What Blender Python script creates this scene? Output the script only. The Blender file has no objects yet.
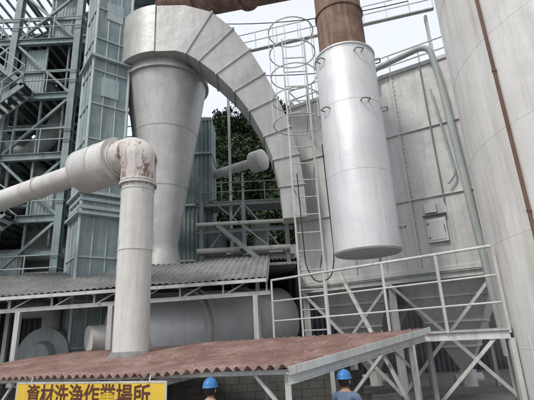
import bpy, bmesh, math, random
from mathutils import Vector, Matrix, noise
random.seed(7)
V=Vector
S=bpy.context.scene
COL=S.collection
GZ=0.72   # ground level

# ------------------------------------------------------------ materials
def mat(name,c1,c2=None,streak=None,samt=0.0,rust=0.0,rough=0.6,metal=0.0,nscale=0.7,bump=0.15,sscale=(2.5,2.5,0.18),rustc=(0.16,0.055,0.02),dent=0.0,patch=0.0):
    m=bpy.data.materials.new(name); m.use_nodes=True
    nt=m.node_tree; N=nt.nodes; L=nt.links
    b=N["Principled BSDF"]; b.inputs["Roughness"].default_value=rough; b.inputs["Metallic"].default_value=metal
    tc=N.new("ShaderNodeTexCoord")
    def noi(scale,detail,ro,vec=None):
        n=N.new("ShaderNodeTexNoise"); n.inputs["Scale"].default_value=scale; n.inputs["Detail"].default_value=detail; n.inputs["Roughness"].default_value=ro
        L.new(vec or tc.outputs["Object"],n.inputs["Vector"]); return n
    def ramp(n,p0,p1,a,c):
        r=N.new("ShaderNodeValToRGB"); r.color_ramp.elements[0].position=p0; r.color_ramp.elements[1].position=p1
        r.color_ramp.elements[0].color=a; r.color_ramp.elements[1].color=c; L.new(n.outputs["Fac"],r.inputs["Fac"]); return r
    def mix(fac,cur,col):
        mx=N.new("ShaderNodeMixRGB"); mx.inputs["Color2"].default_value=(*col,1)
        L.new(fac,mx.inputs["Fac"]); L.new(cur,mx.inputs["Color1"]); return mx.outputs["Color"]
    cur=ramp(noi(nscale,4,.65),.35,.65,(*c1,1),(*(c2 or c1),1)).outputs["Color"]
    K=(0,0,0,1)
    if streak and samt>0:
        mp=N.new("ShaderNodeMapping"); mp.inputs["Scale"].default_value=sscale
        L.new(tc.outputs["Object"],mp.inputs["Vector"])
        r=ramp(noi(1.7,6,.78,mp.outputs[0]),.47,.72,K,(samt,samt,samt,1)); cur=mix(r.outputs["Color"],cur,streak)
    if patch>0:
        r=ramp(noi(.45,5,.7),.50,.62,K,(patch,patch,patch,1)); cur=mix(r.outputs["Color"],cur,tuple(x*.72 for x in c1))
    if rust>0:
        mp3=N.new("ShaderNodeMapping"); mp3.inputs["Scale"].default_value=(1,1,0.5); mp3.inputs["Location"].default_value=(3.1,5.2,1.7)
        L.new(tc.outputs["Object"],mp3.inputs["Vector"])
        e=0.72-0.3*rust
        r=ramp(noi(2.3,6,.75,mp3.outputs[0]),e,e+.06,K,(.9,.9,.9,1)); cur=mix(r.outputs["Color"],cur,rustc)
    L.new(cur,b.inputs["Base Color"])
    if bump>0 or dent>0:
        nb=noi(1.1 if dent>0 else 3.0,3,.5)
        bp=N.new("ShaderNodeBump"); bp.inputs["Strength"].default_value=max(bump,dent); bp.inputs["Distance"].default_value=0.12 if dent>0 else .06
        L.new(nb.outputs["Fac"],bp.inputs["Height"]); L.new(bp.outputs[0],b.inputs["Normal"])
    return m
SILVER=mat("silver_paint",(0.45,0.45,0.435),(0.54,0.54,0.52),(0.28,0.25,0.21),0.45,0.04,0.46,0.25,dent=.3,patch=.4)
CYL=mat("aluminium_paint",(0.64,0.65,0.66),(0.71,0.72,0.72),(0.46,0.43,0.39),0.4,0.0,0.48,0.2,dent=.2,patch=.2)
WPIPE=mat("white_pipe_paint",(0.60,0.59,0.56),(0.71,0.70,0.66),(0.38,0.32,0.25),0.55,0.12,0.5,0.05,patch=.35)
BAG=mat("filter_house_paint",(0.56,0.57,0.56),(0.66,0.66,0.645),(0.32,0.29,0.25),0.55,0.08,0.5,0.05,dent=.45,patch=.35)
TANK=mat("tank_paint",(0.68,0.67,0.635),(0.78,0.775,0.74),(0.38,0.32,0.24),0.65,0.08,0.5,0.0,nscale=0.4,patch=.3,sscale=(1.6,1.6,0.1))
RUST=mat("rusty_steel",(0.13,0.07,0.047),(0.25,0.155,0.115),(0.40,0.34,0.30),0.8,0.25,0.85,0.0,nscale=1.5,patch=.6)
BROWN=mat("dark_brown_pipe",(0.11,0.065,0.045),(0.17,0.10,0.075),rough=.8)
BLUE=mat("blue_green_steel",(0.19,0.26,0.265),(0.29,0.36,0.355),(0.14,0.11,0.08),0.7,0.24,0.6,0.0,nscale=1.2,patch=.5)
BLUE2=mat("pale_blue_panel",(0.32,0.40,0.405),(0.43,0.49,0.48),(0.20,0.17,0.13),0.6,0.2,0.6,0.0,nscale=1.2)
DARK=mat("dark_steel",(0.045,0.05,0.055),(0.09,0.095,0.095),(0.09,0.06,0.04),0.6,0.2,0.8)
MIDST=mat("grey_steel",(0.22,0.245,0.245),(0.33,0.355,0.345),(0.15,0.10,0.07),0.6,0.24,0.6)
PALEG=mat("pale_green_grey_paint",(0.36,0.41,0.40),(0.45,0.49,0.47),(0.20,0.15,0.10),0.5,0.14,0.5)
RAIL=mat("galvanised_rail",(0.48,0.50,0.49),(0.62,0.63,0.61),(0.24,0.16,0.10),0.6,0.26,0.55,0.1)
GREYROOF=mat("weathered_grey_roof",(0.17,0.175,0.17),(0.27,0.27,0.26),(0.09,0.07,0.05),0.7,0.22,0.85,patch=.6)
MAROON=mat("maroon_roof_sheet",(0.18,0.095,0.075),(0.27,0.165,0.135),(0.38,0.32,0.28),0.75,0.34,0.65,nscale=1.3,sscale=(1.6,1.6,1.6),rustc=(0.11,0.055,0.03),patch=.6)
YEL=mat("yellow_sign_paint",(0.72,0.47,0.03),(0.78,0.53,0.05),(0.4,0.3,0.1),0.5,0.08,0.5,bump=0)
REDP=mat("dark_letter_paint",(0.10,0.03,0.02),bump=0)
GROUND=mat("concrete_ground",(0.10,0.097,0.09),(0.16,0.153,0.14),(0.05,0.047,0.044),0.6,0.0,0.9,nscale=0.3,sscale=(1,1,1))
BLOCK=mat("shade_dark_block",(0.09,0.087,0.08),(0.15,0.143,0.13),(0.05,0.045,0.04),0.8,0.0,0.9,nscale=.6)  # streaked block, its dark tone standing in for shade below the canopy
HILL=mat("hill_soil",(0.025,0.035,0.015),(0.04,0.05,0.02),rough=1.0)
LEAF=mat("leaf_green",(0.018,0.040,0.014),(0.05,0.082,0.026),rough=0.8,nscale=0.5,bump=0)
BARK=mat("bark",(0.06,0.045,0.03),(0.1,0.08,0.055),rough=1.0)
BLACK=mat("black_rubber",(0.015,0.015,0.015),bump=0)
WIN=mat("window_glass",(0.03,0.04,0.05),rough=0.15,bump=0)
HELM=mat("blue_helmet",(0.04,0.17,0.42),(0.05,0.20,0.47),rough=0.4,bump=0)
SKIN=mat("skin",(0.40,0.23,0.16),(0.46,0.27,0.19),rough=0.6,nscale=8,bump=0)
SHIRT=mat("work_shirt",(0.10,0.14,0.22),(0.14,0.18,0.26),rough=0.9,nscale=5)
TROU=mat("work_trousers",(0.05,0.06,0.09),(0.07,0.08,0.11),rough=0.9,nscale=5)
HAIR=mat("hair",(0.015,0.012,0.01),rough=0.6,bump=0)
ELB=mat("rust_patched_elbow",(0.58,0.55,0.51),(0.68,0.65,0.60),(0.24,0.11,0.06),0.9,0.60,0.7,0.0,rustc=(.18,.075,.04))

# ------------------------------------------------------------ geometry helpers
def group(name):
    e=bpy.data.objects.new(name,None); COL.objects.link(e); return e
def finish(bm,name,material,parent=None,smooth=None,bevel=0):
    bmesh.ops.recalc_face_normals(bm,faces=bm.faces)
    me=bpy.data.meshes.new(name); bm.to_mesh(me); bm.free()
    me.materials.append(material)
    o=bpy.data.objects.new(name,me); COL.objects.link(o)
    if parent: o.parent=parent
    if smooth is not None:
        for p in me.polygons: p.use_smooth=True
        try: me.set_sharp_from_angle(angle=math.radians(smooth))
        except Exception: pass
    if bevel>0:
        md=o.modifiers.new("bevel","BEVEL"); md.width=bevel; md.segments=2; md.limit_method='ANGLE'
    return o
def quadbox(bm,c,ax,ay,az):
    vs=[bm.verts.new(c+ax*i+ay*j+az*k) for i in(-1,1) for j in(-1,1) for k in(-1,1)]
    for f in((0,1,3,2),(4,6,7,5),(0,4,5,1),(2,3,7,6),(0,2,6,4),(1,5,7,3)):
        bm.faces.new([vs[i] for i in f])
def box(bm,x0,x1,y0,y1,z0,z1):
    quadbox(bm,V(((x0+x1)/2,(y0+y1)/2,(z0+z1)/2)),V(((x1-x0)/2,0,0)),V((0,(y1-y0)/2,0)),V((0,0,(z1-z0)/2)))
def obox(bm,c,sx,sy,sz,yaw=0):
    a=math.radians(yaw); quadbox(bm,V(c),V((math.cos(a),math.sin(a),0))*sx/2,V((-math.sin(a),math.cos(a),0))*sy/2,V((0,0,sz/2)))
def beam(bm,p,q,w,h=None):
    p=V(p);q=V(q);h=h or w; d=q-p
    if d.length<1e-6:return
    t=d.normalized(); s=t.cross(V((0,0,1)))
    if s.length<0.01: s=V((1,0,0))
    s.normalize(); u=s.cross(t)
    quadbox(bm,(p+q)/2,s*w/2,u*h/2,d/2)
def hbeam(bm,p,q,w,h):   # I section
    p=V(p);q=V(q);t=(q-p).normalized(); s=t.cross(V((0,0,1)))
    if s.length<0.01: s=V((1,0,0))
    s.normalize();u=s.cross(t); tf=0.1*h
    quadbox(bm,(p+q)/2,s*w*0.06,u*(h/2-tf),(q-p)/2)
    for k in(-1,1): quadbox(bm,(p+q)/2+u*k*(h/2-tf/2),s*w/2,u*tf/2,(q-p)/2)
def fillet(pts,rad,n=8):
    pts=[V(p) for p in pts]; out=[pts[0]]
    for i in range(1,len(pts)-1):
        a,b,c=pts[i-1],pts[i],pts[i+1]; r=min(rad,(a-b).length*.49,(c-b).length*.49)
        p0=b+(a-b).normalized()*r; p1=b+(c-b).normalized()*r
        for k in range(n+1):
            t=k/n; out.append(p0*(1-t)**2+b*2*t*(1-t)+p1*t*t)
    out.append(pts[-1]); return out
def tube(bm,pts,r,seg=16,cap=True):
    pts=[V(p) for p in pts]; n=len(pts)
    rr=r if isinstance(r,(list,tuple)) else [r]*n
    T=[]
    for i in range(n):
        d=pts[min(i+1,n-1)]-pts[max(i-1,0)]; T.append(d.normalized())
    ref=V((0,0,1)) if abs(T[0].z)<0.9 else V((1,0,0))
    u=T[0].cross(ref).normalized(); rings=[]
    for i in range(n):
        u=(u-T[i]*u.dot(T[i])).normalized(); w=T[i].cross(u)
        rings.append([bm.verts.new(pts[i]+(u*math.cos(2*math.pi*k/seg)+w*math.sin(2*math.pi*k/seg))*rr[i]) for k in range(seg)])
    for i in range(n-1):
        for k in range(seg):
            bm.faces.new([rings[i][k],rings[i][(k+1)%seg],rings[i+1][(k+1)%seg],rings[i+1][k]])
    if cap:
        bm.faces.new(rings[0]); bm.faces.new(rings[-1])
def lathe(bm,cx,cy,prof,seg=64):
    rings=[[bm.verts.new((cx+r*math.cos(2*math.pi*k/seg),cy+r*math.sin(2*math.pi*k/seg),z)) for k in range(seg)] for r,z in prof]
    for i in range(len(rings)-1):
        for k in range(seg): bm.faces.new([rings[i][k],rings[i][(k+1)%seg],rings[i+1][(k+1)%seg],rings[i+1][k]])
    bm.faces.new(rings[0]); bm.faces.new(rings[-1])
def loop(bm,c,r,rad,seg=28,a0=0,a1=2*math.pi):
    pts=[V(c)+V((r*math.cos(a0+(a1-a0)*k/seg),r*math.sin(a0+(a1-a0)*k/seg),0)) for k in range(seg+1)]
    tube(bm,pts,rad,8,cap=False)
def corr(bm,o,u,v,pitch,amp,up=V((0,0,1)),nv=8,per=8,wob=0.0):
    o=V(o);u=V(u);v=V(v); nu=int(u.length/pitch*per); g=[]
    nrm=u.cross(v).normalized()
    if nrm.dot(up)<0:nrm=-nrm
    for j in range(nv+1):
        row=[]
        for i in range(nu+1):
            ph=i/per*2*math.pi
            p=o+u*(i/nu)+v*(j/nv)+nrm*amp*math.sin(ph)
            if wob: p+=nrm*wob*noise.noise(p*0.6)
            row.append(bm.verts.new(p))
        g.append(row)
    for j in range(nv):
        for i in range(nu): bm.faces.new([g[j][i],g[j][i+1],g[j+1][i+1],g[j+1][i]])
def sagline(a,b,sag,n=14):
    a=V(a);b=V(b); return [a.lerp(b,k/n)+V((0,0,-sag*4*(k/n)*(1-k/n))) for k in range(n+1)]

# ------------------------------------------------------------ ground, hill
bm=bmesh.new(); box(bm,-400,400,-300,500,GZ-0.5,GZ); finish(bm,"ground",GROUND)
def hz(x,y):
    h=min(1,max(0,(y-37)/34)); h=h*h*(3-2*h); return GZ+h*(28+4*math.sin(x*0.05+1))
bm=bmesh.new(); g=[]
for j in range(30):
    row=[]
    for i in range(50):
        x=-90+i*4; y=34+j*3.2
        row.append(bm.verts.new((x,y,hz(x,y)-.3+1.2*noise.noise(V((x*.1,y*.1,0)))*min(1,max(0,(y-40)/10)))))
    g.append(row)
for j in range(29):
    for i in range(49): bm.faces.new([g[j][i],g[j][i+1],g[j+1][i+1],g[j+1][i]])
finish(bm,"hill",HILL,smooth=60)

def tree_mesh(seed,H=9.0,leaves=2200):
    rnd=random.Random(seed)
    bm=bmesh.new()
    lean=V((rnd.uniform(-.4,.4),rnd.uniform(-.4,.4),0))
    tr=[V((0,0,0))+lean*(t*t)+V((0,0,H*.9*t)) for t in [0,.2,.4,.6,.8,1]]
    tube(bm,tr,[.22,.18,.15,.11,.07,.03],7)
    tips=[]
    for i in range(26):
        t=rnd.uniform(.15,.97); a=rnd.uniform(0,6.28); ln=(1.05-t)*H*.40+0.5
        b=lean*(t*t)+V((0,0,H*.9*t)); e=b+V((math.cos(a)*ln,math.sin(a)*ln,ln*rnd.uniform(.0,.5)))
        tube(bm,[b,(b+e)/2+V((0,0,-.1)),e],[.06,.04,.015],5)
        tips+= [(b+e)/2,e,e]
    nb=len(bm.faces)
    for i in range(leaves):
        c=rnd.choice(tips); s=rnd.uniform(.15,.36)
        p=c+V((rnd.gauss(0,.42),rnd.gauss(0,.42),rnd.gauss(0,.22)))
        n=V((rnd.gauss(0,1),rnd.gauss(0,1),rnd.gauss(0,1)+1.2)).normalized(); u=n.orthogonal().normalized(); w=n.cross(u)
        bm.faces.new([bm.verts.new(p+u*s*.8),bm.verts.new(p+w*s*.5),bm.verts.new(p-u*s*.8),bm.verts.new(p-w*s*.5)])
    me=bpy.data.meshes.new("tree_form"); bm.to_mesh(me); bm.free()
    me.materials.append(BARK); me.materials.append(LEAF)
    for p in me.polygons:
        if p.index>=nb: p.material_index=1
    return me
tm=[tree_mesh(s,H) for s,H in((1,9),(2,12),(3,8))]
hw=group("hillside_trees")
for i in range(150):
    y=random.uniform(41,74); x=random.uniform(-0.26,0.1)*y if i%6 else random.uniform(-.9,.9)*y
    o=bpy.data.objects.new("tree_crown",random.choice(tm)); COL.objects.link(o); o.parent=hw
    o.location=(x,y,hz(x,y)-0.3); o.rotation_euler=(0,0,random.uniform(0,6.28)); s=random.uniform(.7,1.3); o.scale=(s,s,s)

# ------------------------------------------------------------ foreground maroon roof canopy
A=V((-5.7,9.5,2.51)); B=V((0.23,6.7,2.60)); C=V((3.15,9.3,3.05)); BC=C-B; AB=B-A
A2=A-AB*0.6
g=group("corrugated_canopy")
nsh=11
bm=bmesh.new()
for i in range(nsh):   # individual lapped sheets
    o_=A2+AB*1.6*(i/nsh)+V((0,0,.006*(i%2)))+BC*random.uniform(-.008,.008)
    corr(bm,o_,AB*1.6*(1/nsh)*1.015,BC,0.19,0.036,nv=10,wob=0.05)
o=finish(bm,"roof_sheet",MAROON,g,smooth=80)
md=o.modifiers.new("sol","SOLIDIFY"); md.thickness=0.004
bm=bmesh.new()
dn=V((0,0,-1)); nBC=V((BC.y,-BC.x,0)).normalized()
beam(bm,B+nBC*0.03+dn*0.03-BC*0.02,C+nBC*0.03+dn*0.03+BC*0.02,0.02,0.12)
finish(bm,"barge_board",RAIL,g,bevel=.004)
bm=bmesh.new()
hbeam(bm,B-nBC*0.08+dn*0.15,C-nBC*0.08+dn*0.15,0.1,0.16)
for t in (0.05,.35,.65,.95): beam(bm,A2+BC*t+dn*0.085,B+BC*t+dn*0.085-AB*.01,0.07,0.07)
for t in (0.25,0.5,0.75): beam(bm,A2+AB*1.6*t+dn*0.19,A2+AB*1.6*t+BC+dn*0.19,0.07,0.13)
for s in (0.02,0.33,0.66,0.975):
    for t in (0.06,0.94):
        p=A2+AB*1.6*s+BC*t+dn*0.12; beam(bm,p,V((p.x,p.y,GZ)),0.09,0.09)
        for k in(-1,1):
            q=p+AB.normalized()*0.55*k; 
            if (s>0.9 and k>0): continue
            beam(bm,p+dn*0.6,q,0.05,0.05)
finish(bm,"frame",RAIL,g)
bm=bmesh.new()
for t in(.05,.35,.65,.95):
    k=0.0
    while k<1:
        p=A2+AB*1.6*k+BC*t+V((0,0,.045)); lathe(bm,p.x,p.y,[(.014,p.z-.02),(.014,p.z),(.006,p.z+.01)],8); k+=.19*3/(AB.length*1.6)
finish(bm,"roof_bolts",MIDST,g)
sg=group("yellow_warning_sign")
e=AB.copy(); e.z=0; e.normalize(); fr=V((e.y,-e.x,0))
p0=V((-5.05,9.19,2.20))+fr*0.10; p1=V((-1.75,7.63,2.20))+fr*0.10
bm=bmesh.new(); beam(bm,p0,p1,0.02,0.44); finish(bm,"board",YEL,sg)
bm=bmesh.new()
for z in(-.235,.235): beam(bm,p0+V((0,0,z)),p1+V((0,0,z)),0.03,0.03)
for p in(p0,p1): beam(bm,p-V((0,0,.25)),p+V((0,0,.25)),0.03,0.03)
for k in(.1,.9): beam(bm,p0.lerp(p1,k)+V((0,0,.22))-fr*.02,p0.lerp(p1,k)+V((0,0,.34))-fr*.05,0.02,0.02)
finish(bm,"rim",RAIL,sg)
cu=bpy.data.curves.new("lettering","FONT"); cu.body="資材洗浄作業場所"; cu.size=0.38; cu.align_x='CENTER'; cu.align_y='CENTER'; cu.extrude=0.003; cu.offset=0.006
to=bpy.data.objects.new("lettering",cu); COL.objects.link(to); cu.materials.append(REDP); to.parent=sg
zz=V((0,0,1)); to.matrix_world=Matrix(((e.x,zz.x,fr.x,0),(e.y,zz.y,fr.y,0),(e.z,zz.z,fr.z,0),(0,0,0,1)))
to.location=(p0+p1)/2+fr*0.015
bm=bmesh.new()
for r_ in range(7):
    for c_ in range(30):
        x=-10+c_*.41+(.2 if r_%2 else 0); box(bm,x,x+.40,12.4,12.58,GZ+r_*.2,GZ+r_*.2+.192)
finish(bm,"shade_block_wall",BLOCK)  # dark wall added to give the darkness under the canopy
for i,(x,y) in enumerate(((-2.6,9.4),(-1.9,9.6),(-.3,9.7),(2.3,9.9))):  # drums added as filler to darken the space beneath the canopy
    g=group("filler_drum"); bm=bmesh.new()
    lathe(bm,x,y,[(.28,GZ),(.29,GZ+.02),(.28,GZ+.28),(.295,GZ+.3),(.28,GZ+.32),(.28,GZ+.58),(.295,GZ+.6),(.28,GZ+.62),(.28,GZ+.86),(.29,GZ+.88),(.27,GZ+.87)],28)
    finish(bm,"shell",BLUE if i%2 else MIDST,g,smooth=40)

# ------------------------------------------------------------ vertical exhaust pipe with horizontal pipe
g=group("exhaust_pipe")
px,py=-3.5,11.0
hd=V((-.87,.49,0)).normalized()
bm=bmesh.new()
lathe(bm,px,py,[(.43,GZ),(.43,7.15)],48)
finish(bm,"riser",WPIPE,g,smooth=40)
bm=bmesh.new()
for z in(5.35,7.0): lathe(bm,px,py,[(.445,z),(.445,z+.035)],48)
lathe(bm,px,py,[(.50,7.15),(.50,7.21)],48); lathe(bm,px,py,[(.47,7.24),(.47,7.3)],48)
beam(bm,(px+.425,py-.05,2.8),(px+.425,py-.05,7.1),.015,.015)
finish(bm,"flanges",WPIPE,g,smooth=40)
bm=bmesh.new()
for k in range(16):
    an=k*math.pi/8; lathe(bm,px+.475*math.cos(an),py+.475*math.sin(an),[(.016,7.11),(.016,7.25)],6)
finish(bm,"flange_bolts",RUST,g)
bm=bmesh.new()
lathe(bm,px,py,[(.56,2.66),(.56,2.76),(.45,2.90)],40); finish(bm,"roof_collar",GREYROOF,g,smooth=40)
bm=bmesh.new()
hc=V((px,py,8.15))
tube(bm,fillet([V((px,py,7.3)),V((px,py,8.2)),hc+hd*0.9],0.9,7),[.47]*2+[.50]*7+[.52]*1,40)
finish(bm,"rusty_elbow",ELB,g,smooth=60)
bm=bmesh.new()
tube(bm,[hc+hd*.72,hc+hd*.8,hc+hd*.8,hc+hd*2.3,hc+hd*2.3,hc+hd*2.55],[.55,.55,.66,.66,.66,.42],48)
finish(bm,"expansion_drum",WPIPE,g,smooth=35)
bm=bmesh.new()
for t in(.8,1.5,2.25): tube(bm,[hc+hd*t,hc+hd*(t+.05)],.675,48)
tube(bm,[hc+hd*4.5,hc+hd*4.56],.37,40); tube(bm,[hc+hd*8.5,hc+hd*8.57],.38,40)
finish(bm,"drum_bands",WPIPE,g,smooth=35)
bm=bmesh.new()
tube(bm,[hc+hd*2.5,hc+hd*19],.34,40); finish(bm,"horizontal_run",WPIPE,g,smooth=40)

# ------------------------------------------------------------ bucket elevator casing
g=group("bucket_elevator")
ex,ey=-6.7,16.0; yaw=38
bm=bmesh.new(); obox(bm,(ex,ey,(GZ+24)/2),1.45,1.45,24-GZ,yaw); finish(bm,"casing",BLUE,g,bevel=.01)
bm=bmesh.new()
z=1.5
while z<24:
    obox(bm,(ex,ey,z),1.56,1.56,.06,yaw); z+=1.55
for z in(7.75,8.55,14.5,20.2): obox(bm,(ex,ey,z),1.8,1.8,.1,yaw)
for z in(8.0,8.3): obox(bm,(ex,ey,z),1.62,1.62,.12,yaw)
a=math.radians(yaw)
for i in(-1,1):
    for j in(-1,1):
        c=V((ex,ey,0))+V((math.cos(a),math.sin(a),0))*.735*i+V((-math.sin(a),math.cos(a),0))*.735*j
        beam(bm,(c.x,c.y,GZ),(c.x,c.y,24),.1,.1)
for s in (-.25,.25):
    c=V((ex,ey,0))+V((math.cos(a),math.sin(a),0))*s-V((-math.sin(a),math.cos(a),0))*.74
    beam(bm,(c.x,c.y,GZ),(c.x,c.y,24),.04,.03)
    c=V((ex,ey,0))-V((math.cos(a),math.sin(a),0))*.74+V((-math.sin(a),math.cos(a),0))*s
    beam(bm,(c.x,c.y,GZ),(c.x,c.y,24),.04,.03)
finish(bm,"stiffeners",BLUE2,g)
bm=bmesh.new()
nx=-V((-math.sin(a),math.cos(a),0))
for z in (10.2,13.2,17.0):
    c=V((ex,ey,z))+nx*.745; quadbox(bm,c,V((math.cos(a),math.sin(a),0))*.35,nx*.03,V((0,0,.45)))
finish(bm,"inspection_doors",BLUE2,g,bevel=.01)

# ------------------------------------------------------------ steel plant tower (left)
g=group("steel_plant_tower")
bs=bmesh.new(); bd=bmesh.new(); bv=bmesh.new(); br=bmesh.new()
xs=[-19.5,-15.6,-12.4,-9.2]; ys=[18.2,21.6,25.2]; levels=[5.6,8.6,11.6,14.8,18.0,21.2]
for x in xs:
    for y in ys: hbeam(bs,(x,y,GZ),(x,y,24 if x>-15 else 19),.32,.32)
for z in levels:
    for y in ys: hbeam(bs,(xs[0],y,z),(xs[-1],y,z),.2,.34)
    for x in xs: hbeam(bs,(x,ys[0],z),(x,ys[-1],z),.2,.30)
    if z<19:
        for i in range(3):
            if (i+int(z))%3==0 and z>12: continue
            box(bd,xs[i]+.1,xs[i+1]-.1,ys[0]+.1,ys[-1],z+.18,z+.22)
    for x0,x1 in zip(xs,xs[1:]):
        for k in range(6): beam(bs,(x0+(x1-x0)*k/6,ys[0],z-.05),(x0+(x1-x0)*k/6,ys[-1],z-.05),.07,.14)
    for dz in(.55,1.1): tube(br,[(xs[0],ys[0]-.25,z+.2+dz),(xs[-1]+.2,ys[0]-.25,z+.2+dz)],.03,8); tube(br,[(xs[-1]+.2,ys[0]-.25,z+.2+dz),(xs[-1]+.2,ys[-1],z+.2+dz)],.03,8)
    xx=xs[0]
    while xx<xs[-1]: tube(br,[(xx,ys[0]-.25,z+.1),(xx,ys[0]-.25,z+1.3)],.03,8); xx+=1.3
for i,(za,zb) in enumerate(zip(levels,levels[1:])):
    for j in range(3):
        x0,x1=xs[j],xs[j+1]
        if (i+j)%2: x0,x1=x1,x0
        beam(bs,(x0,ys[0],za),(x1,ys[0],zb),.12,.12)
        if (i+j)%3==0: beam(bs,(x1,ys[0]+.1,za),(x0,ys[0]+.1,zb),.12,.12)
        beam(bs,(x0,ys[1],za),(x1,ys[1],zb),.12,.12)
        # secondary posts and girts
        xm=(x0+x1)/2; beam(bs,(xm,ys[0]+.2,za),(xm,ys[0]+.2,zb),.1,.1)
        beam(bs,(xs[j],ys[0]+.25,(za+zb)/2),(xs[j+1],ys[0]+.25,(za+zb)/2),.08,.12)
for i,(za,zb) in enumerate(zip(levels[:4],levels[1:5])):
    x0,x1=(-14.8,-11.0) if i%2==0 else (-11.0,-14.8)
    for yy in(17.1,17.9): beam(bs,(x0,yy,za),(x1,yy,zb),.06,.26)
    for k in range(14):
        t=(k+.5)/14; box(bd,x0+(x1-x0)*t-.13,x0+(x1-x0)*t+.13,17.1,17.9,za+(zb-za)*t-.02,za+(zb-za)*t+.02)
    for dz in(.5,1.0): tube(br,[(x0,17.05,za+dz),(x1,17.05,zb+dz)],.03,8)
    for k in range(5):
        t=k/4; tube(br,[(x0+(x1-x0)*t,17.05,za+(zb-za)*t),(x0+(x1-x0)*t,17.05,za+(zb-za)*t+1.0)],.025,8)
for x,y,r,z0,z1 in((-17.4,22,1.3,5.9,11),(-13.9,21.5,1.25,8.9,14),(-10.8,20.5,1.0,5.9,10.6),(-10.9,23,1.3,11.8,17.2),(-14,22.6,1.0,14.9,19)):
    lathe(bv,x,y,[(r*.25,z0),(r,z0+1.3),(r,z1),(r*.6,z1+.4)],28)
for pts,r in(([(-18,19.3,10),(-14,19.3,10.5),(-11.2,20,13.2),(-9.6,20,17)],.45),([(-16,19.6,13.3),(-12,19.4,12.6),(-9.5,19.5,9.5)],.35),([(-17,19.2,7.2),(-9,19.2,7.2)],.3),([(-13,24,6),(-13,24,19)],.4)):
    tube(bv,fillet(pts,1.2,6),r,20)
for i in range(12):
    x=random.uniform(-18,-10); y=random.uniform(19.4,23); z=random.choice(levels[:4])+.22
    s=random.uniform(.5,1.1); box(bv,x-s,x+s,y-.6,y+.6,z,z+random.uniform(.8,1.8))
for i in range(10):
    z=random.uniform(6,17); y=random.uniform(18.6,20.5); tube(bv,[(-19,y,z),(-9.3,y,z+random.uniform(-.3,.3))],random.uniform(.05,.12),10)
for i in range(8):
    x=random.uniform(-17,-9.6); tube(bv,[(x,18.5,random.uniform(3,8)),(x,18.5,random.uniform(12,20))],random.uniform(.04,.1),10)
finish(bs,"frame",BLUE,g); finish(bd,"decks",DARK,g); finish(bv,"vessels_and_ducts",MIDST,g,smooth=35); finish(br,"handrails",BLUE2,g)
bm=bmesh.new()
for x0,x1,z0,z1 in((-12.2,-10.9,14.9,17.8),(-10.7,-9.4,8.8,10.0),(-15.4,-14.1,11.8,14.5),(-12.2,-10.9,5.9,7.0),(-13.9,-12.6,15.0,16.4),(-10.7,-9.4,18.3,21)):
    corr(bm,(x0,ys[0]+.33,z0),(x1-x0,0,0),(0,0,z1-z0),.16,.02,up=V((0,-1,0)),nv=1,per=6)
finish(bm,"cladding_panels",BLUE2,g)
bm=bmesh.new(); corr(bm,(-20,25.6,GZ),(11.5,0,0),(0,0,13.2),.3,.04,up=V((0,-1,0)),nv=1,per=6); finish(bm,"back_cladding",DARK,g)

g=group("conveyor_gallery")
bm=bmesh.new(); p=V((-20,22,15.2)); q=V((-5.6,22.5,23.5))
for s in(-.7,.7):
    for h in(0,1.9): beam(bm,p+V((0,s,h)),q+V((0,s,h)),.14,.14)
    for k in range(9):
        a0=p.lerp(q,k/9)+V((0,s,0)); a1=p.lerp(q,(k+1)/9)+V((0,s,1.9)); beam(bm,a0,a1,.08,.08); beam(bm,a0,a0+V((0,0,1.9)),.08,.08)
finish(bm,"truss",BLUE2,g)
bm=bmesh.new(); beam(bm,p+V((0,0,.2)),q+V((0,0,.2)),1.3,.1); beam(bm,p+V((0,0,2.05)),q+V((0,0,2.05)),1.8,.06); finish(bm,"belt_and_cover",MIDST,g)

g=group("blue_silo_tower")
bm=bmesh.new(); corr(bm,(-4.9,22,GZ),(1.9,0,0),(0,0,14.5),.22,.05,up=V((0,-1,0)),nv=1); corr(bm,(-3.0,22,GZ),(0,2,0),(0,0,14.5),.22,.05,up=V((1,0,0)),nv=1)
corr(bm,(-4.9,22,GZ),(0,2,0),(0,0,14.5),.22,.05,up=V((-1,0,0)),nv=1); box(bm,-4.95,-2.95,21.95,24.1,15.1,15.3)
finish(bm,"cladding",BLUE,g)
bm=bmesh.new()
for z in(4,7,10,13): box(bm,-5,-2.9,21.86,24.1,z,z+.12)
finish(bm,"belts",BLUE2,g)
g=group("steel_frame")
bm=bmesh.new()
for x in(-9.0,-7.2): hbeam(bm,(x,19.5,GZ),(x,19.5,24),.28,.28)
for z in(6,9,12,15,18,21):
    hbeam(bm,(-9,19.5,z),(-5.4,19.5,z),.2,.26); beam(bm,(-9,19.5,z),(-7.2,19.5,z+3),.1,.1)
    beam(bm,(-7.2,19.5,z+3),(-5.4,19.5,z),.1,.1)
    box(bm,-9,-5.4,18.6,19.6,z+.15,z+.19)
for z in(6,9,12,15,18,21):
    for dz in (.6,1.15): tube(bm,[(-9,18.6,z+dz),(-5.4,18.6,z+dz)],.03,8)
    for k in range(4): tube(bm,[(-9+1.2*k,18.6,z+.1),(-9+1.2*k,18.6,z+1.15)],.03,8)
hbeam(bm,(-5.4,19.5,GZ),(-5.4,19.5,24),.28,.28)
finish(bm,"members",BLUE,g)

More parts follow.
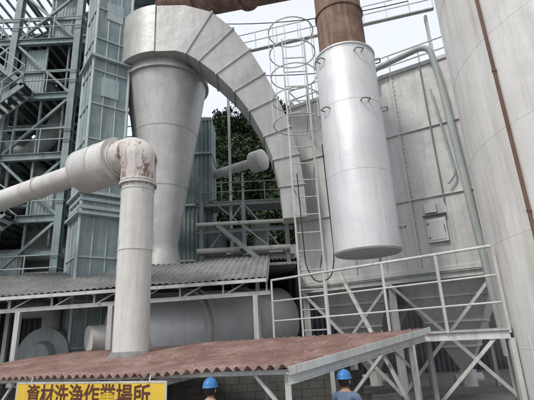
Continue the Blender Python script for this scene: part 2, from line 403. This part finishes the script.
# ------------------------------------------------------------ cyclone
g=group("cyclone_separator")
cx,cy=-4.35,17.2
ZC=14.2
bm=bmesh.new()
lathe(bm,cx,cy,[(.95,5.1),(.80,5.9),(.66,6.5),(.62,6.9),(1.80,ZC)],64); finish(bm,"cone",SILVER,g,smooth=35)
bm=bmesh.new()
lathe(bm,cx,cy,[(1.82,ZC+.15),(1.82,17.0),(1.0,17.6)],64)
finish(bm,"barrel",SILVER,g,smooth=35)
bm=bmesh.new()
lathe(bm,cx,cy,[(1.92,ZC-.02),(1.92,ZC+.05)],64); lathe(bm,cx,cy,[(1.9,ZC+.07),(1.9,ZC+.15)],64)
for z in(9.2,11.7):
    r=.62+(z-6.9)*(1.80-.62)/(ZC-6.9)+.01; lathe(bm,cx,cy,[(r,z),(r+.008,z+.03)],64)
lathe(bm,cx,cy,[(1.02,5.0),(1.02,5.1)],40)
finish(bm,"flanges",SILVER,g,smooth=35)
bm=bmesh.new()
for k in range(40):
    an=k*math.pi/20; lathe(bm,cx+1.87*math.cos(an),cy+1.87*math.sin(an),[(.02,ZC-.05),(.02,ZC+.18)],6)
finish(bm,"flange_bolts",MIDST,g)
bm=bmesh.new(); prev=None
n=60
for k in range(n+1):
    th=-math.pi/2-2*math.pi*0.8*(1-k/n); r=1.84+.42*(k/n)
    c,s=math.cos(th),math.sin(th)
    ring=[V((cx+rr*c,cy+rr*s,z)) for rr,z in((1.7,14.6),(r,14.6),(r,16.95),(1.7,16.95))]
    ring=[bm.verts.new(p) for p in ring]
    if prev:
        for i in range(4): bm.faces.new([prev[i],prev[(i+1)%4],ring[(i+1)%4],ring[i]])
    prev=ring
finish(bm,"inlet_scroll",SILVER,g,smooth=35)
def duct(bm,path,wh,side=V((0,1,0)),cap=True):
    path=[V(p) for p in path]; rings=[]
    for i,p in enumerate(path):
        t=(path[min(i+1,len(path)-1)]-path[max(i-1,0)]).normalized(); s=(side-t*side.dot(t)).normalized(); nn=s.cross(t)
        w,h=wh[i]; rings.append([bm.verts.new(p+s*a*w/2+nn*b*h/2) for a,b in((-1,-1),(1,-1),(1,1),(-1,1))])
    for i in range(len(rings)-1):
        for k in range(4): bm.faces.new([rings[i][k],rings[i][(k+1)%4],rings[i+1][(k+1)%4],rings[i+1][k]])
    if cap: bm.faces.new(rings[0]); bm.faces.new(rings[-1])
path=[(-4.35,15.72,15.78),(-3.3,15.72,15.75),(-2.55,15.75,15.5),(-1.85,15.85,14.95),(-1.15,15.95,14.15),(-.5,16.05,13.2),(.05,16.1,12.2),(.55,16.2,11.0),(.85,16.25,9.9),(1.0,16.3,8.7),(1.05,16.3,7.4)]
wh=[(1.45,2.33),(1.45,2.33),(1.45,2.3),(1.45,2.1),(1.4,1.8),(1.3,1.5),(1.2,1.3),(1.1,1.15),(1.0,1.05),(.95,.95),(.9,.9)]
bm=bmesh.new(); duct(bm,path,wh); finish(bm,"outlet_duct",SILVER,g)
bm=bmesh.new()
for i in range(2,len(path)-1):
    p=V(path[i]); t=(V(path[i+1])-V(path[i-1])).normalized(); w,h=wh[i]
    duct(bm,[p-t*.03,p+t*.03],[(w+.1,h+.1)]*2)
finish(bm,"duct_flanges",SILVER,g)
bm=bmesh.new()
cp=fillet([(cx,cy,17.6),(cx,cy,18.9),(2.75,12,15.4),(2.75,12,11.7)],1.25,9)
tube(bm,cp,.76,40); finish(bm,"rusty_crossover_pipe",RUST,g,smooth=50)
bm=bmesh.new()
lathe(bm,cx,cy,[(.95,17.6),(.95,17.75)],48)
d=(V((2.75,12,15.4))-V((cx,cy,18.9))).normalized()
for t in(2.5,5.2): c=V((cx,cy,18.9))+d*t; tube(bm,[c,c+d*.12],.88,40)
lathe(bm,2.75,12,[(.80,13.2),(.80,13.28)],48)
finish(bm,"crossover_flanges",RUST,g,smooth=40)

# ------------------------------------------------------------ silver drum (silencer)
g=group("silencer_cylinder")
kx,ky=2.76,12.0; KT=11.62; KB=5.15
bm=bmesh.new(); lathe(bm,kx,ky,[(.90,KB),(.94,KB+.04),(.94,KT-.12),(.92,KT-.06),(.78,KT)],96); finish(bm,"shell",CYL,g,smooth=40)
bm=bmesh.new()
for z in(KB+.06,7.4,9.6,KT-.2): lathe(bm,kx,ky,[(.942,z-.008),(.946,z),(.942,z+.008)],96)
for an,z0,z1 in((-1.2,KB,7.4),(-2.3,7.4,9.6),(-1.0,9.6,KT-.2)):
    beam(bm,(kx+.940*math.cos(an),ky+.940*math.sin(an),z0),(kx+.940*math.cos(an),ky+.940*math.sin(an),z1),.010,.010)
lathe(bm,kx,ky,[(.97,KT-.12),(.97,KT-.07)],96)
finish(bm,"weld_seams",CYL,g,smooth=40)
bm=bmesh.new()
for z in(KT-.4,9.5,5.8):
    for an in(-2.6,-1.57+.25,-.35,1.2):
        if z<6 and an<-1 : continue
        c=V((kx+.94*math.cos(an),ky+.94*math.sin(an),z)); o_=V((math.cos(an),math.sin(an),0)); tdir=V((-math.sin(an),math.cos(an),0))
        tube(bm,fillet([c-tdir*.12,c-tdir*.12+o_*.16,c+tdir*.12+o_*.16,c+tdir*.12],.05,4),.022,8)
finish(bm,"lifting_lugs",MIDST,g,smooth=40)
bm=bmesh.new()
for s in(-1,1): hbeam(bm,(kx+s*.6,ky+.8,7.5),(kx+s*.6+.3,15.2,7.5),.12,.16)
finish(bm,"support_brackets",RAIL,g)

# ------------------------------------------------------------ baghouse
g=group("dust_filter_house")
Lp=V((1.2,17.5,0)); Rp=V((7.3,14.0,0)); fx=(Rp-Lp).normalized(); fl=(Rp-Lp).length; fn=V((fx.y,-fx.x,0))
if fn.y>0: fn=-fn
zt,zb=13.0,5.0
def P(s,z,out=0): return V((Lp.x,Lp.y,z))+fx*s+fn*out
bm=bmesh.new()
quadbox(bm,P(fl/2,(zt+zb)/2,-2.5),fx*fl/2,fn*2.5,V((0,0,(zt-zb)/2))); finish(bm,"casing",BAG,g,bevel=.02)
bm=bmesh.new()
def hop(s0,s1,ztop,zbot,sc):
    top=[P(s0,ztop,0),P(s1,ztop,0),P(s1,ztop,-5),P(s0,ztop,-5)]; cen=P((s0+s1)/2,zbot,-2.5)
    bot=[V((cen.x+(p.x-cen.x)*sc,cen.y+(p.y-cen.y)*sc,zbot)) for p in top]
    a=[bm.verts.new(p) for p in top]; b=[bm.verts.new(p) for p in bot]
    for k in range(4): bm.faces.new([a[k],a[(k+1)%4],b[(k+1)%4],b[k]])
    bm.faces.new(a); bm.faces.new(b)
hop(.04,fl/2-.01,zb-.003,1.6,.1); hop(fl/2+.01,fl-.04,zb-.003,1.6,.1)
finish(bm,"hoppers",BAG,g)
bm=bmesh.new()
for s0,s1 in((.04,fl/2-.01),(fl/2+.01,fl-.04)):
    c=P((s0+s1)/2,0,-2.5)
    lathe(bm,c.x,c.y,[(.3,1.05),(.3,1.6)],20); tube(bm,[c+V((-.5,0,1.3)),c+V((.5,0,1.3))],.18,16)
    for f in(.25,.5,.75):
        z=1.6+(zb-1.6)*f; sc=.1+.9*f
        pts=[V((c.x+(q.x-c.x)*sc,c.y+(q.y-c.y)*sc,z)) for q in(P(s0,0,0),P(s1,0,0),P(s1,0,-5),P(s0,0,-5))]
        for k in range(4): beam(bm,pts[k],pts[(k+1)%4],.07,.07)
finish(bm,"hopper_stiffeners_and_valves",BAG,g,smooth=40)
bm=bmesh.new()
for i in range(7):
    s=fl*i/6; w=.08 if i%2==0 else .04
    quadbox(bm,P(s,(zt+zb)/2,.02),fx*w/2,fn*.025,V((0,0,(zt-zb)/2+.01)))
for z in(zb,7.6,10.3,zt):
    w=.08 if z in(zb,zt) else .022
    quadbox(bm,P(fl/2,z,.03),fx*(fl/2+.08),fn*.04,V((0,0,w)))
finish(bm,"stiffeners",BAG,g,bevel=.008)
bm=bmesh.new()
for i in range(0,7,2):
    for k in range(40):
        z=zb+.2+k*.195
        quadbox(bm,P(fl*i/6+.075,z,.012),fx*.012,fn*.012,V((0,0,.012)))
finish(bm,"bolts",MIDST,g)
bm=bmesh.new()
quadbox(bm,P(5.45,6.35,.09),fx*.34,fn*.05,V((0,0,.42))); quadbox(bm,P(5.35,7.15,.10),fx*.2,fn*.08,V((0,0,.17)))
quadbox(bm,P(5.45,6.35,.15),fx*.27,fn*.01,V((0,0,.35)))
quadbox(bm,P(3.0,9.2,.07),fx*.3,fn*.04,V((0,0,.4)))
finish(bm,"inspection_hatches",CYL,g,bevel=.015)
bm=bmesh.new()
for z in(6.1,6.6): tube(bm,[P(5.15,z,.17),P(5.22,z,.17)],.03,8)
tube(bm,[P(5.72,6.3,.16),P(5.72,6.3,.22),P(5.72,6.5,.22),P(5.72,6.5,.16)],.015,6)
quadbox(bm,P(5.45,6.9,.12),fx*.4,fn*.1,V((0,0,.015)))
finish(bm,"hatch_fittings",MIDST,g)
bm=bmesh.new()
for s in(.1,fl/2,fl-.1):
    for o_ in(-.1,-4.9): p=P(s,zb,o_); hbeam(bm,(p.x,p.y,GZ),(p.x,p.y,zb-.09),.24,.24)
hbeam(bm,P(.1,zb-.22,.02),P(fl-.1,zb-.22,.02),.2,.22)
for s0,s1 in((.1,fl/2),(fl/2,fl-.1)):
    beam(bm,P(s0,GZ+.3,.08),P(s1,zb-.3,.08),.1,.1); beam(bm,P(s1,GZ+.3,.14),P(s0,zb-.3,.14),.1,.1)
finish(bm,"support_legs",RAIL,g)
bm=bmesh.new()
for dz in(.5,1.0): tube(bm,[P(0,zt+dz,-.15),P(fl,zt+dz,-.15)],.03,8); tube(bm,[P(0,zt+dz,-.15),P(0,zt+dz,-4.9)],.03,8)
for k in range(7): tube(bm,[P(fl*k/6,zt,-.15),P(fl*k/6,zt+1.0,-.15)],.03,8)
finish(bm,"roof_railing",RAIL,g)
bm=bmesh.new()
for k in range(4): quadbox(bm,P(1+1.6*k,zt+.2,-2.2),fx*.55,fn*1.3,V((0,0,.2)))
tube(bm,[P(.5,zt+.65,-2),P(6.5,zt+.65,-2)],.16,16)
finish(bm,"roof_lids",BAG,g,smooth=40)
bm=bmesh.new()
tube(bm,fillet([P(4.1,zt-.3,.35),P(4.1,zt+.25,.35),P(6.35,zt+.5,.40),P(6.5,zt-1.0,.40),P(6.85,2.2,.55)],.5,7),.115,16)
tube(bm,fillet([P(6.1,zt-1.3,.2),P(6.4,8.2,.2),P(6.1,7.9,.2)],.2,5),.04,10)
finish(bm,"compressed_air_pipe",PALEG,g,smooth=40)
bm=bmesh.new()
tube(bm,[P(5.85,zt,.1),P(5.85,7.3,.1)],.025,8); tube(bm,[P(3.3,zt,.1),P(3.3,5.3,.1)],.03,8)
for z in(6.5,8,9.5,11): beam(bm,P(6.6,z,.02),P(6.6,z,.5),.05,.05)
finish(bm,"conduits",MIDST,g)

# ------------------------------------------------------------ caged ladder
g=group("caged_ladder")
bm=bmesh.new(); x0,x1,yy=.84,1.62,13.0
for x in(x0,x1): beam(bm,(x,yy,2.9),(x,yy,13.3),.055,.055)
z=3.2
while z<13: tube(bm,[(x0,yy,z),(x1,yy,z)],.02,8); z+=.58
for z in (5.5,8.5,11.5):
    for x in(x0,x1): beam(bm,(x,yy,z),(x+.3,16.9,z),.05,.05)
finish(bm,"ladder",RAIL,g)
bm=bmesh.new(); mx=(x0+x1)/2
for z in(9.6,10.5,11.4,12.3,13.2): loop(bm,(mx-.1,yy-.45,z),.78,.02)
for an in(math.radians(a) for a in(180,215,250,290,325,0)):
    tube(bm,[(mx-.1+.78*math.cos(an),yy-.45+.78*math.sin(an),9.6),(mx-.1+.78*math.cos(an),yy-.45+.78*math.sin(an),13.2)],.014,6)
finish(bm,"safety_cage",RAIL,g)

# ------------------------------------------------------------ platform with railing
g=group("access_platform")
a=V((0.0,12.8,3.0)); b=V((4.70,9.05,3.0)); t=(b-a).normalized(); nb=V((t.y,-t.x,0)); 
if nb.y>0: nb=-nb
inn=-nb
bm=bmesh.new()
quadbox(bm,(a*.72+b*.28+b)/2+inn*.55+V((0,0,-.02)),(b-a)*.36,inn*.5,V((0,0,.02))); finish(bm,"deck",MIDST,g)
bm=bmesh.new()
hbeam(bm,a+V((0,0,-.12)),b+V((0,0,-.12)),.12,.18); hbeam(bm,a+inn*1.05+V((0,0,-.12)),b+inn*1.05+V((0,0,-.12)),.12,.18)
for dz in(1.66,1.05,.5):
    tube(bm,[a+V((0,0,dz)),b+V((0,0,dz))],.033 if dz>1.5 else .022,10)
for k in(0,.3,.58,.8,1): p=a.lerp(b,k); beam(bm,p+V((0,0,-.1)),p+V((0,0,1.66)),.055,.055)
for k in(0,.3,.66,1): p=a.lerp(b,k)+V((0,0,-.2)); beam(bm,(p.x,p.y,GZ),p,.1,.1); p2=p+inn*1.05; beam(bm,(p2.x,p2.y,GZ),p2,.1,.1)
for k,k2 in((.3,.58),(.66,.95)): beam(bm,a.lerp(b,k)+V((0,0,-1.9)),a.lerp(b,k2)+V((0,0,-.2)),.07,.07)
p=a.lerp(b,.35); q=a.lerp(b,.62); beam(bm,p+inn*.3+V((0,0,1.7)),q+inn*.3+V((0,0,-1.8)),.08,.08)
finish(bm,"railing_and_frame",RAIL,g)
bm=bmesh.new()
tube(bm,fillet([(1.0,12.85,8),(1.05,12.8,5.0),(1.3,12.7,4.5),(1.75,12.6,4.6),(1.9,12.6,5.2),(1.9,12.9,9)],.3,6),.018,8)
finish(bm,"hose",BLACK,g)

# ------------------------------------------------------------ white storage tank
g=group("white_storage_tank")
tx,ty,R=8.45,8.5,3.7
bm=bmesh.new(); lathe(bm,tx,ty,[(R,GZ),(R,21),(R*.1,22)],160); finish(bm,"shell",TANK,g,smooth=30)
bm=bmesh.new()
for z in(2.6,4.7,6.8,8.9,11,13.1,15.2,17.3): lathe(bm,tx,ty,[(R-.002,z-.012),(R+.005,z),(R-.002,z+.012)],160)
for i,z in enumerate((GZ,2.6,4.7,6.8,8.9,11,13.1,15.2)):
    for k in range(4):
        an=k*math.pi/2+i*.55; beam(bm,(tx+R*math.cos(an),ty+R*math.sin(an),z),(tx+R*math.cos(an),ty+R*math.sin(an),z+2.1),.016,.010)
finish(bm,"weld_seams",TANK,g,smooth=50)
bm=bmesh.new(); tube(bm,[(4.80,7.66,GZ),(4.80,7.66,20)],.034,12)
for z in range(2,20,3):
    lathe(bm,4.80,7.66,[(.045,z),(.045,z+.04)],12); beam(bm,(4.8,7.66,z+.03),(5.0,7.75,z+.03),.025,.025)
finish(bm,"brown_drain_pipe",BROWN,g,smooth=40)

# ------------------------------------------------------------ middle lean-to roof
g=group("lean_to_shed")
bm=bmesh.new(); e0=V((-12,13.3,4.62)); e1=V((-.15,12.9,4.80)); up=V((0.1,3.2,1.20))
corr(bm,e0,e1-e0,up,.2,.022,nv=3,wob=.06); o=finish(bm,"roof_sheet",GREYROOF,g,smooth=80)
md=o.modifiers.new("sol","SOLIDIFY"); md.thickness=0.006
bm=bmesh.new()
beam(bm,e0+V((0,.02,-.10)),e1+V((0,.02,-.10)),.1,.1)
beam(bm,e0+V((0,.25,-.45)),e1+V((0.1,.25,-.45)),.1,.12)
beam(bm,e0+up*.5+V((0,0,-.12)),e1+up*.5+V((0,0,-.12)),.1,.12)
for k in range(10):
    p=e0.lerp(e1,k/9); beam(bm,p+V((0,.1,-.13)),p+up+V((0,0,-.13)),.08,.1); beam(bm,p+V((0,.25,-.45)),p+V((0,.25,-.1)),.05,.05)
    if k<9: beam(bm,p+V((0,.25,-.45)),e0.lerp(e1,(k+.5)/9)+V((0,.25,-.12)),.04,.04)
for k in(0,.2,.36,.60,.97):
    p=e0.lerp(e1,k)+V((0,.25,-.5)); beam(bm,p,(p.x,p.y,GZ),.14,.14); q=p+V((0,2.6,.9)); beam(bm,q,(q.x,q.y,GZ),.14,.14)
finish(bm,"frame",RAIL,g)
bm=bmesh.new(); box(bm,-14,1.0,16.35,24,5.70,5.80); finish(bm,"added_shade_slab",GREYROOF,g)  # unseen slab added to cast shade on the dryer drum
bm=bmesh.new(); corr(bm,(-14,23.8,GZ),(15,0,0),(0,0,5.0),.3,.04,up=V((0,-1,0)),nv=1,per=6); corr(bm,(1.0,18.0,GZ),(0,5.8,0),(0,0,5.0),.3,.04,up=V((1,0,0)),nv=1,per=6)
finish(bm,"shade_cladding",DARK,g)  # dark sheets added behind the shed to stand in for under-roof shade

g=group("rotary_dryer_drum")
a=V((-5.0,14.6,3.35)); b=V((.2,18.9,3.8)); t=(b-a).normalized()
bm=bmesh.new(); tube(bm,[a-t*.35,a-t*.22,a,a+t*.04,b],[.5,1.0,1.28,1.32,1.32],64); finish(bm,"shell",CYL,g,smooth=50)
bm=bmesh.new()
for s in(.05,2.4,2.7,4.8): tube(bm,[a+t*s,a+t*(s+.14)],1.42,64)
tube(bm,[a-t*1.0,a-t*.3],.42,32)
finish(bm,"riding_rings",WPIPE,g,smooth=40)
bm=bmesh.new()
for s in(.5,2.6,5): p=a+t*s; obox(bm,(p.x,p.y,(GZ+1.9)/2+.02),.6,2.2,1.3,40)
finish(bm,"piers",MIDST,g)
g=group("air_blower")
bm=bmesh.new(); tube(bm,[(-7.6,14.8,2.9),(-7.6,15.6,2.9)],.85,40); box(bm,-8.4,-6.9,14.7,15.7,GZ,2.0); tube(bm,fillet([(-7.6,15.2,3.7),(-7.6,15.2,4.4),(-8.8,15.2,4.4)],.4,5),.3,20)
tube(bm,[(-7.6,14.5,2.9),(-7.6,14.8,2.9)],[.35,.45],24)
finish(bm,"volute_and_base",MIDST,g,smooth=40)

g=group("factory_shed")
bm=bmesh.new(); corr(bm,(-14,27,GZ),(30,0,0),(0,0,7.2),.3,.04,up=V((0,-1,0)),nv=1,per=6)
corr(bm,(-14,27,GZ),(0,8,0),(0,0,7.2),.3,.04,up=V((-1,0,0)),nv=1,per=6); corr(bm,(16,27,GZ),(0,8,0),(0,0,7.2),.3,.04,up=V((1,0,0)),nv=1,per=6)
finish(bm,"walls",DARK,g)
bm=bmesh.new(); corr(bm,(-14.5,26.4,7.7),(31,0,0),(0,4.8,1.9),.25,.04,nv=2,per=6); corr(bm,(-14.5,31.2,9.6),(31,0,0),(0,4.8,-1.9),.25,.04,nv=2,per=6)
finish(bm,"roof",GREYROOF,g)
bm=bmesh.new()
for k in range(9): box(bm,-12+3*k,-10.6+3*k,26.9,26.96,5.2,6.6)
finish(bm,"windows",WIN,g)
g=group("pipe_rack")
bm=bmesh.new()
for x in(-3.3,-1.2,.9):
    hbeam(bm,(x,20.6,GZ),(x,20.6,9.7),.2,.2)
for z in(6.8,8.2,9.6): hbeam(bm,(-3.6,20.6,z),(1.2,20.6,z),.16,.2)
beam(bm,(-3.3,20.6,6.8),(-1.2,20.6,9.6),.08,.08); beam(bm,(-1.2,20.6,9.6),(.9,20.6,6.8),.08,.08)
for k in range(10): t=k/9; box(bm,-2.4+2.6*t-.15,-2.4+2.6*t+.15,19.4,20.2,8.2-2.6*t,8.24-2.6*t)
beam(bm,(-2.4,19.4,8.2),(.2,19.4,5.9),.05,.2); beam(bm,(-2.4,19.4,9.2),(.2,19.4,6.9),.05,.05)
box(bm,-3.5,1.0,20.8,22.4,7.0,7.08); box(bm,-3.5,1.1,20.8,22.6,9.75,9.82)
for x in(-3.4,-2.3,-1.2,-.1,1.0): tube(bm,[(x,20.75,9.8),(x,20.75,10.8)],.03,8)
for z in(10.3,10.8): tube(bm,[(-3.4,20.75,z),(1.0,20.75,z)],.03,8)
finish(bm,"frame",MIDST,g)
bm=bmesh.new(); tube(bm,[(-4.2,23.9,12.2),(-.6,21.6,12.2)],.26,20); tube(bm,[(-.75,21.7,12.2),(-.65,21.63,12.2),(-.1,21.27,12.2),(0,21.2,12.2)],[.3,.58,.58,.4],28)
tube(bm,[(-3.5,20.4,7.2),(1.0,20.4,7.2)],.14,12); tube(bm,[(-3.5,20.3,8.5),(1.0,20.3,8.5)],.1,12)
for x in(-3.0,-1.3): hbeam(bm,(x,23.4 if x<-2 else 22.3,GZ),(x,23.4 if x<-2 else 22.3,11.9),.12,.12)
finish(bm,"pipes",WPIPE,g,smooth=40)
bm=bmesh.new()
for x,h in((-2.6,1.5),(-1.6,1.1),(-.4,1.7)): lathe(bm,x,21.6,[(.4,7.09),(.4,7.09+h),(.15,7.3+h)],20)
finish(bm,"small_vessels",MIDST,g,smooth=40)

g=group("overhead_walkway")
bm=bmesh.new()
for dz in(0,.55,1.1): tube(bm,[(-2.6,21,18.6+dz),(9.5,19,19.6+dz)],.03,8)
beam(bm,(-2.6,21,18.5),(9.5,19,19.5),.25,.05)
for k in range(11): p=V((-2.6,21,18.5)).lerp(V((9.5,19,19.5)),k/10); tube(bm,[p,p+V((0,0,1.2))],.025,8)
for k in(.06,.97): p=V((-2.6,21.3,18.4)).lerp(V((9.5,19.3,19.4)),k); hbeam(bm,(p.x,p.y,GZ),p,.14,.14)
finish(bm,"members",RAIL,g)
g=group("overhead_cables")
bm=bmesh.new()
for a_,b_,s in(((-5.4,19.5,17.2),(4.5,16.8,14.5),.5),((-5.4,19.5,20.2),(6.5,15,16.5),.7),((-9,18.2,12),(-4.0,19,9),.3),((-3,20.6,9.7),(1.5,17.4,11),.3),((-9,18.2,16.5),(-5.9,16.6,15.5),.3)):
    tube(bm,sagline(a_,b_,s),.022,6)
finish(bm,"wires",BLACK,g)

# ------------------------------------------------------------ workers
def worker(name,loc,yawdeg,arm):
    g=group(name)
    J={}; vs=[]; rad=[]; ed=[]
    def v(n,p,r,par=None):
        J[n]=len(vs); vs.append(V(p)); rad.append(r)
        if par is not None: ed.append((J[par],J[n]))
    v('pel',(0,0,.93),.135); v('wai',(0,.0,1.08),.125,'pel'); v('che',(0,.01,1.27),.15,'wai'); v('nkb',(0,.01,1.42),.085,'che'); v('nk',(0,.0,1.49),.055,'nkb'); v('nk2',(0,-.01,1.53),.055,'nk')
    for s,n in((-1,'l'),(1,'r')):
        v('hip'+n,(.095*s,0,.86),.095,'pel'); v('kn'+n,(.11*s,-.02,.48),.062,'hip'+n); v('an'+n,(.12*s,.02,.09),.043,'kn'+n); v('to'+n,(.13*s,-.15,.04),.04,'an'+n)
        v('sh'+n,(.185*s,.01,1.40),.072,'nkb')
        if arm=='down': pe=(.235*s,.02,1.10); pw=(.25*s,-.08,.86)
        else: pe=(.24*s,-.06,1.12); pw=(.13*s,-.30,1.10)
        v('el'+n,pe,.047,'sh'+n); v('wr'+n,pw,.031,'el'+n)
    def skin(vs,ed,rad,name,root=0,lv=2):
        me=bpy.data.meshes.new(name); me.from_pydata([tuple(p) for p in vs],ed,[])
        o=bpy.data.objects.new(name,me); COL.objects.link(o)
        o.modifiers.new("s","SKIN")
        for i,r in enumerate(rad):
            me.skin_vertices[0].data[i].radius=(r,r); me.skin_vertices[0].data[i].use_root=(i==root)
        ss=o.modifiers.new("u","SUBSURF"); ss.levels=lv; ss.render_levels=lv
        dg=bpy.context.evaluated_depsgraph_get(); m2=bpy.data.meshes.new_from_object(o.evaluated_get(dg))
        bpy.data.objects.remove(o); return m2
    try:
        m=skin(vs,ed,rad,"body")
        m.materials.clear()
        for mm in(SHIRT,TROU,SKIN,BLACK): m.materials.append(mm)
        for p in m.polygons:
            p.use_smooth=True; c=p.center
            p.material_index=2 if c.z>1.475 else (3 if c.z<.1 else (1 if c.z<.93 and abs(c.x)<.2 else 0))
        o=bpy.data.objects.new("body",m); COL.objects.link(o); o.parent=g
        for n,s in(('l',-1),('r',1)):
            w=vs[J['wr'+n]]; d=(w-vs[J['el'+n]]).normalized(); side=V((0,-1,0)) if arm=='down' else V((-s,0,0)); side=(side-d*side.dot(d)).normalized(); nr=V((-s,0,0)) if arm=='down' else V((0,0,-1))
            hv=[w-d*.03,w+d*.03,w+d*.06]; hr=[.028,.026,.026]; he=[(0,1),(1,2)]
            for k,(off,ln) in enumerate(((.028,.07),(.010,.08),(-.010,.075),(-.027,.06))):
                i0=len(hv); b0=w+d*.085+side*off
                hv+= [b0,b0+d*ln*.55+nr*.008,b0+d*ln+nr*.03]; hr+=[.0105,.009,.0075]; he+=[(2,i0),(i0,i0+1),(i0+1,i0+2)]
            i0=len(hv); hv+=[w+d*.045+side*.038,w+d*.08+side*.055+nr*.015]; hr+=[.012,.009]; he+=[(1,i0),(i0,i0+1)]
            hm=skin(hv,he,hr,"hand"); hm.materials.clear(); hm.materials.append(SKIN)
            for p in hm.polygons:p.use_smooth=True
            ho=bpy.data.objects.new("hand_"+n,hm); COL.objects.link(ho); ho.parent=g
    except Exception as ex:
        print("skin fail",ex)
    bm=bmesh.new(); bmesh.ops.create_uvsphere(bm,u_segments=32,v_segments=24,radius=1)
    for q in bm.verts:
        x,y,z=q.co; jaw=1-.28*max(0,-z)**1.2
        f=0
        if y<0: f=.16*math.exp(-((x/.13)**2+((z+.12)/.18)**2)) ; f+=.05*math.exp(-((x/.3)**2+((z+.5)/.1)**2)); f-=.07*(math.exp(-(((x-.38)/.18)**2+((z-.08)/.12)**2))+math.exp(-(((x+.38)/.18)**2+((z-.08)/.12)**2)))
        q.co=V((x*.076*jaw, y*.098*(1-.08*max(0,-z))-f*.11, z*.115))
    bmesh.ops.translate(bm,verts=bm.verts,vec=V((0,-.01,1.62)))
    finish(bm,"head",SKIN,g,smooth=180)
    bm=bmesh.new()
    for s in(-1,1):
        r=bmesh.ops.create_uvsphere(bm,u_segments=12,v_segments=8,radius=1); 
        for q in r['verts']: q.co=V((q.co.x*.012+s*.079,q.co.y*.02+.0,q.co.z*.032+1.61))
    finish(bm,"ears",SKIN,g,smooth=180)
    bm=bmesh.new()
    for s in(-1,1):
        r=bmesh.ops.create_uvsphere(bm,u_segments=10,v_segments=8,radius=.011)
        bmesh.ops.translate(bm,verts=r['verts'],vec=V((s*.03,-.094,1.632)))
    r=bmesh.ops.create_uvsphere(bm,u_segments=10,v_segments=8,radius=1)
    for q in r['verts']: q.co=V((q.co.x*.022,q.co.y*.006-.104,q.co.z*.004+1.567))
    finish(bm,"eyes_and_mouth",HAIR,g,smooth=180)
    bm=bmesh.new(); r=bmesh.ops.create_uvsphere(bm,u_segments=24,v_segments=16,radius=1)
    for q in list(r['verts']):
        q.co=V((q.co.x*.084,q.co.y*.098+.012,q.co.z*.10+1.625))
    dl=[q for q in bm.verts if q.co.z<1.54 or (q.co.y<-.03 and q.co.z<1.67)]
    bmesh.ops.delete(bm,geom=dl,context='VERTS'); finish(bm,"hair",HAIR,g,smooth=180)
    bm=bmesh.new(); r=bmesh.ops.create_uvsphere(bm,u_segments=32,v_segments=20,radius=1)
    dl=[q for q in bm.verts if q.co.z<-.01]; bmesh.ops.delete(bm,geom=dl,context='VERTS')
    for q in bm.verts:
        rid=.006*math.exp(-(q.co.x/.12)**2) if q.co.z>.3 else 0
        q.co=V((q.co.x*.108,q.co.y*.135+.005,q.co.z*.125+1.665+rid))
    rim=[ed_ for ed_ in bm.edges if ed_.is_boundary]
    ex=bmesh.ops.extrude_edge_only(bm,edges=rim)
    for q in [x for x in ex['geom'] if isinstance(x,bmesh.types.BMVert)]:
        k=1.1 if q.co.y>0 else 1.1+.35*max(0,-q.co.y/.135)
        q.co=V((q.co.x*1.1,(q.co.y)*k,q.co.z-.012))
    o=finish(bm,"helmet",HELM,g,smooth=50); md=o.modifiers.new("s","SOLIDIFY"); md.thickness=.004
    g.location=loc; g.rotation_euler=(0,0,math.radians(yawdeg))
worker("worker",(-.99,6.95,GZ),165,'down')
worker("worker.001",(1.05,7.2,GZ-.0),150,'fwd')

# ------------------------------------------------------------ world, sun, camera
w=bpy.data.worlds.new("World"); S.world=w; w.use_nodes=True; nt=w.node_tree
bg=nt.nodes["Background"]; sky=nt.nodes.new("ShaderNodeTexSky"); sky.sky_type='NISHITA'; sky.sun_disc=False
SE,SR=math.radians(50),math.radians(218)
sky.sun_elevation=SE; sky.sun_rotation=SR; sky.dust_density=4; sky.air_density=1.2
mx=nt.nodes.new("ShaderNodeMixRGB"); mx.inputs["Fac"].default_value=.82; mx.inputs["Color2"].default_value=(8.9,9.3,10.3,1)
nt.links.new(sky.outputs[0],mx.inputs["Color1"]); nt.links.new(mx.outputs[0],bg.inputs["Color"]); bg.inputs["Strength"].default_value=0.12
sl=bpy.data.lights.new("sun","SUN"); sl.energy=1.9; sl.angle=math.radians(10); sl.color=(1,.96,.9)
so=bpy.data.objects.new("sun",sl); COL.objects.link(so)
sd=V((math.sin(SR)*math.cos(SE),math.cos(SR)*math.cos(SE),math.sin(SE)))
so.rotation_euler=sd.to_track_quat('Z','Y').to_euler()
cd=bpy.data.cameras.new("camera"); co=bpy.data.objects.new("camera",cd); COL.objects.link(co); S.camera=co
cd.sensor_width=36; cd.lens=28.99; cd.clip_end=2000; cd.clip_start=.05
p=math.radians(18); r=math.radians(3)
R0=V((1,0,0)); U0=V((0,-math.sin(p),math.cos(p))); F=V((0,math.cos(p),math.sin(p)))
Rv=R0*math.cos(r)-U0*math.sin(r); Uv=R0*math.sin(r)+U0*math.cos(r)
M=Matrix((Rv,Uv,-F)).transposed().to_4x4(); M.translation=V((0,0,3.0)); co.matrix_world=M
S.view_settings.view_transform='Standard'; S.view_settings.look='None'; S.view_settings.exposure=0
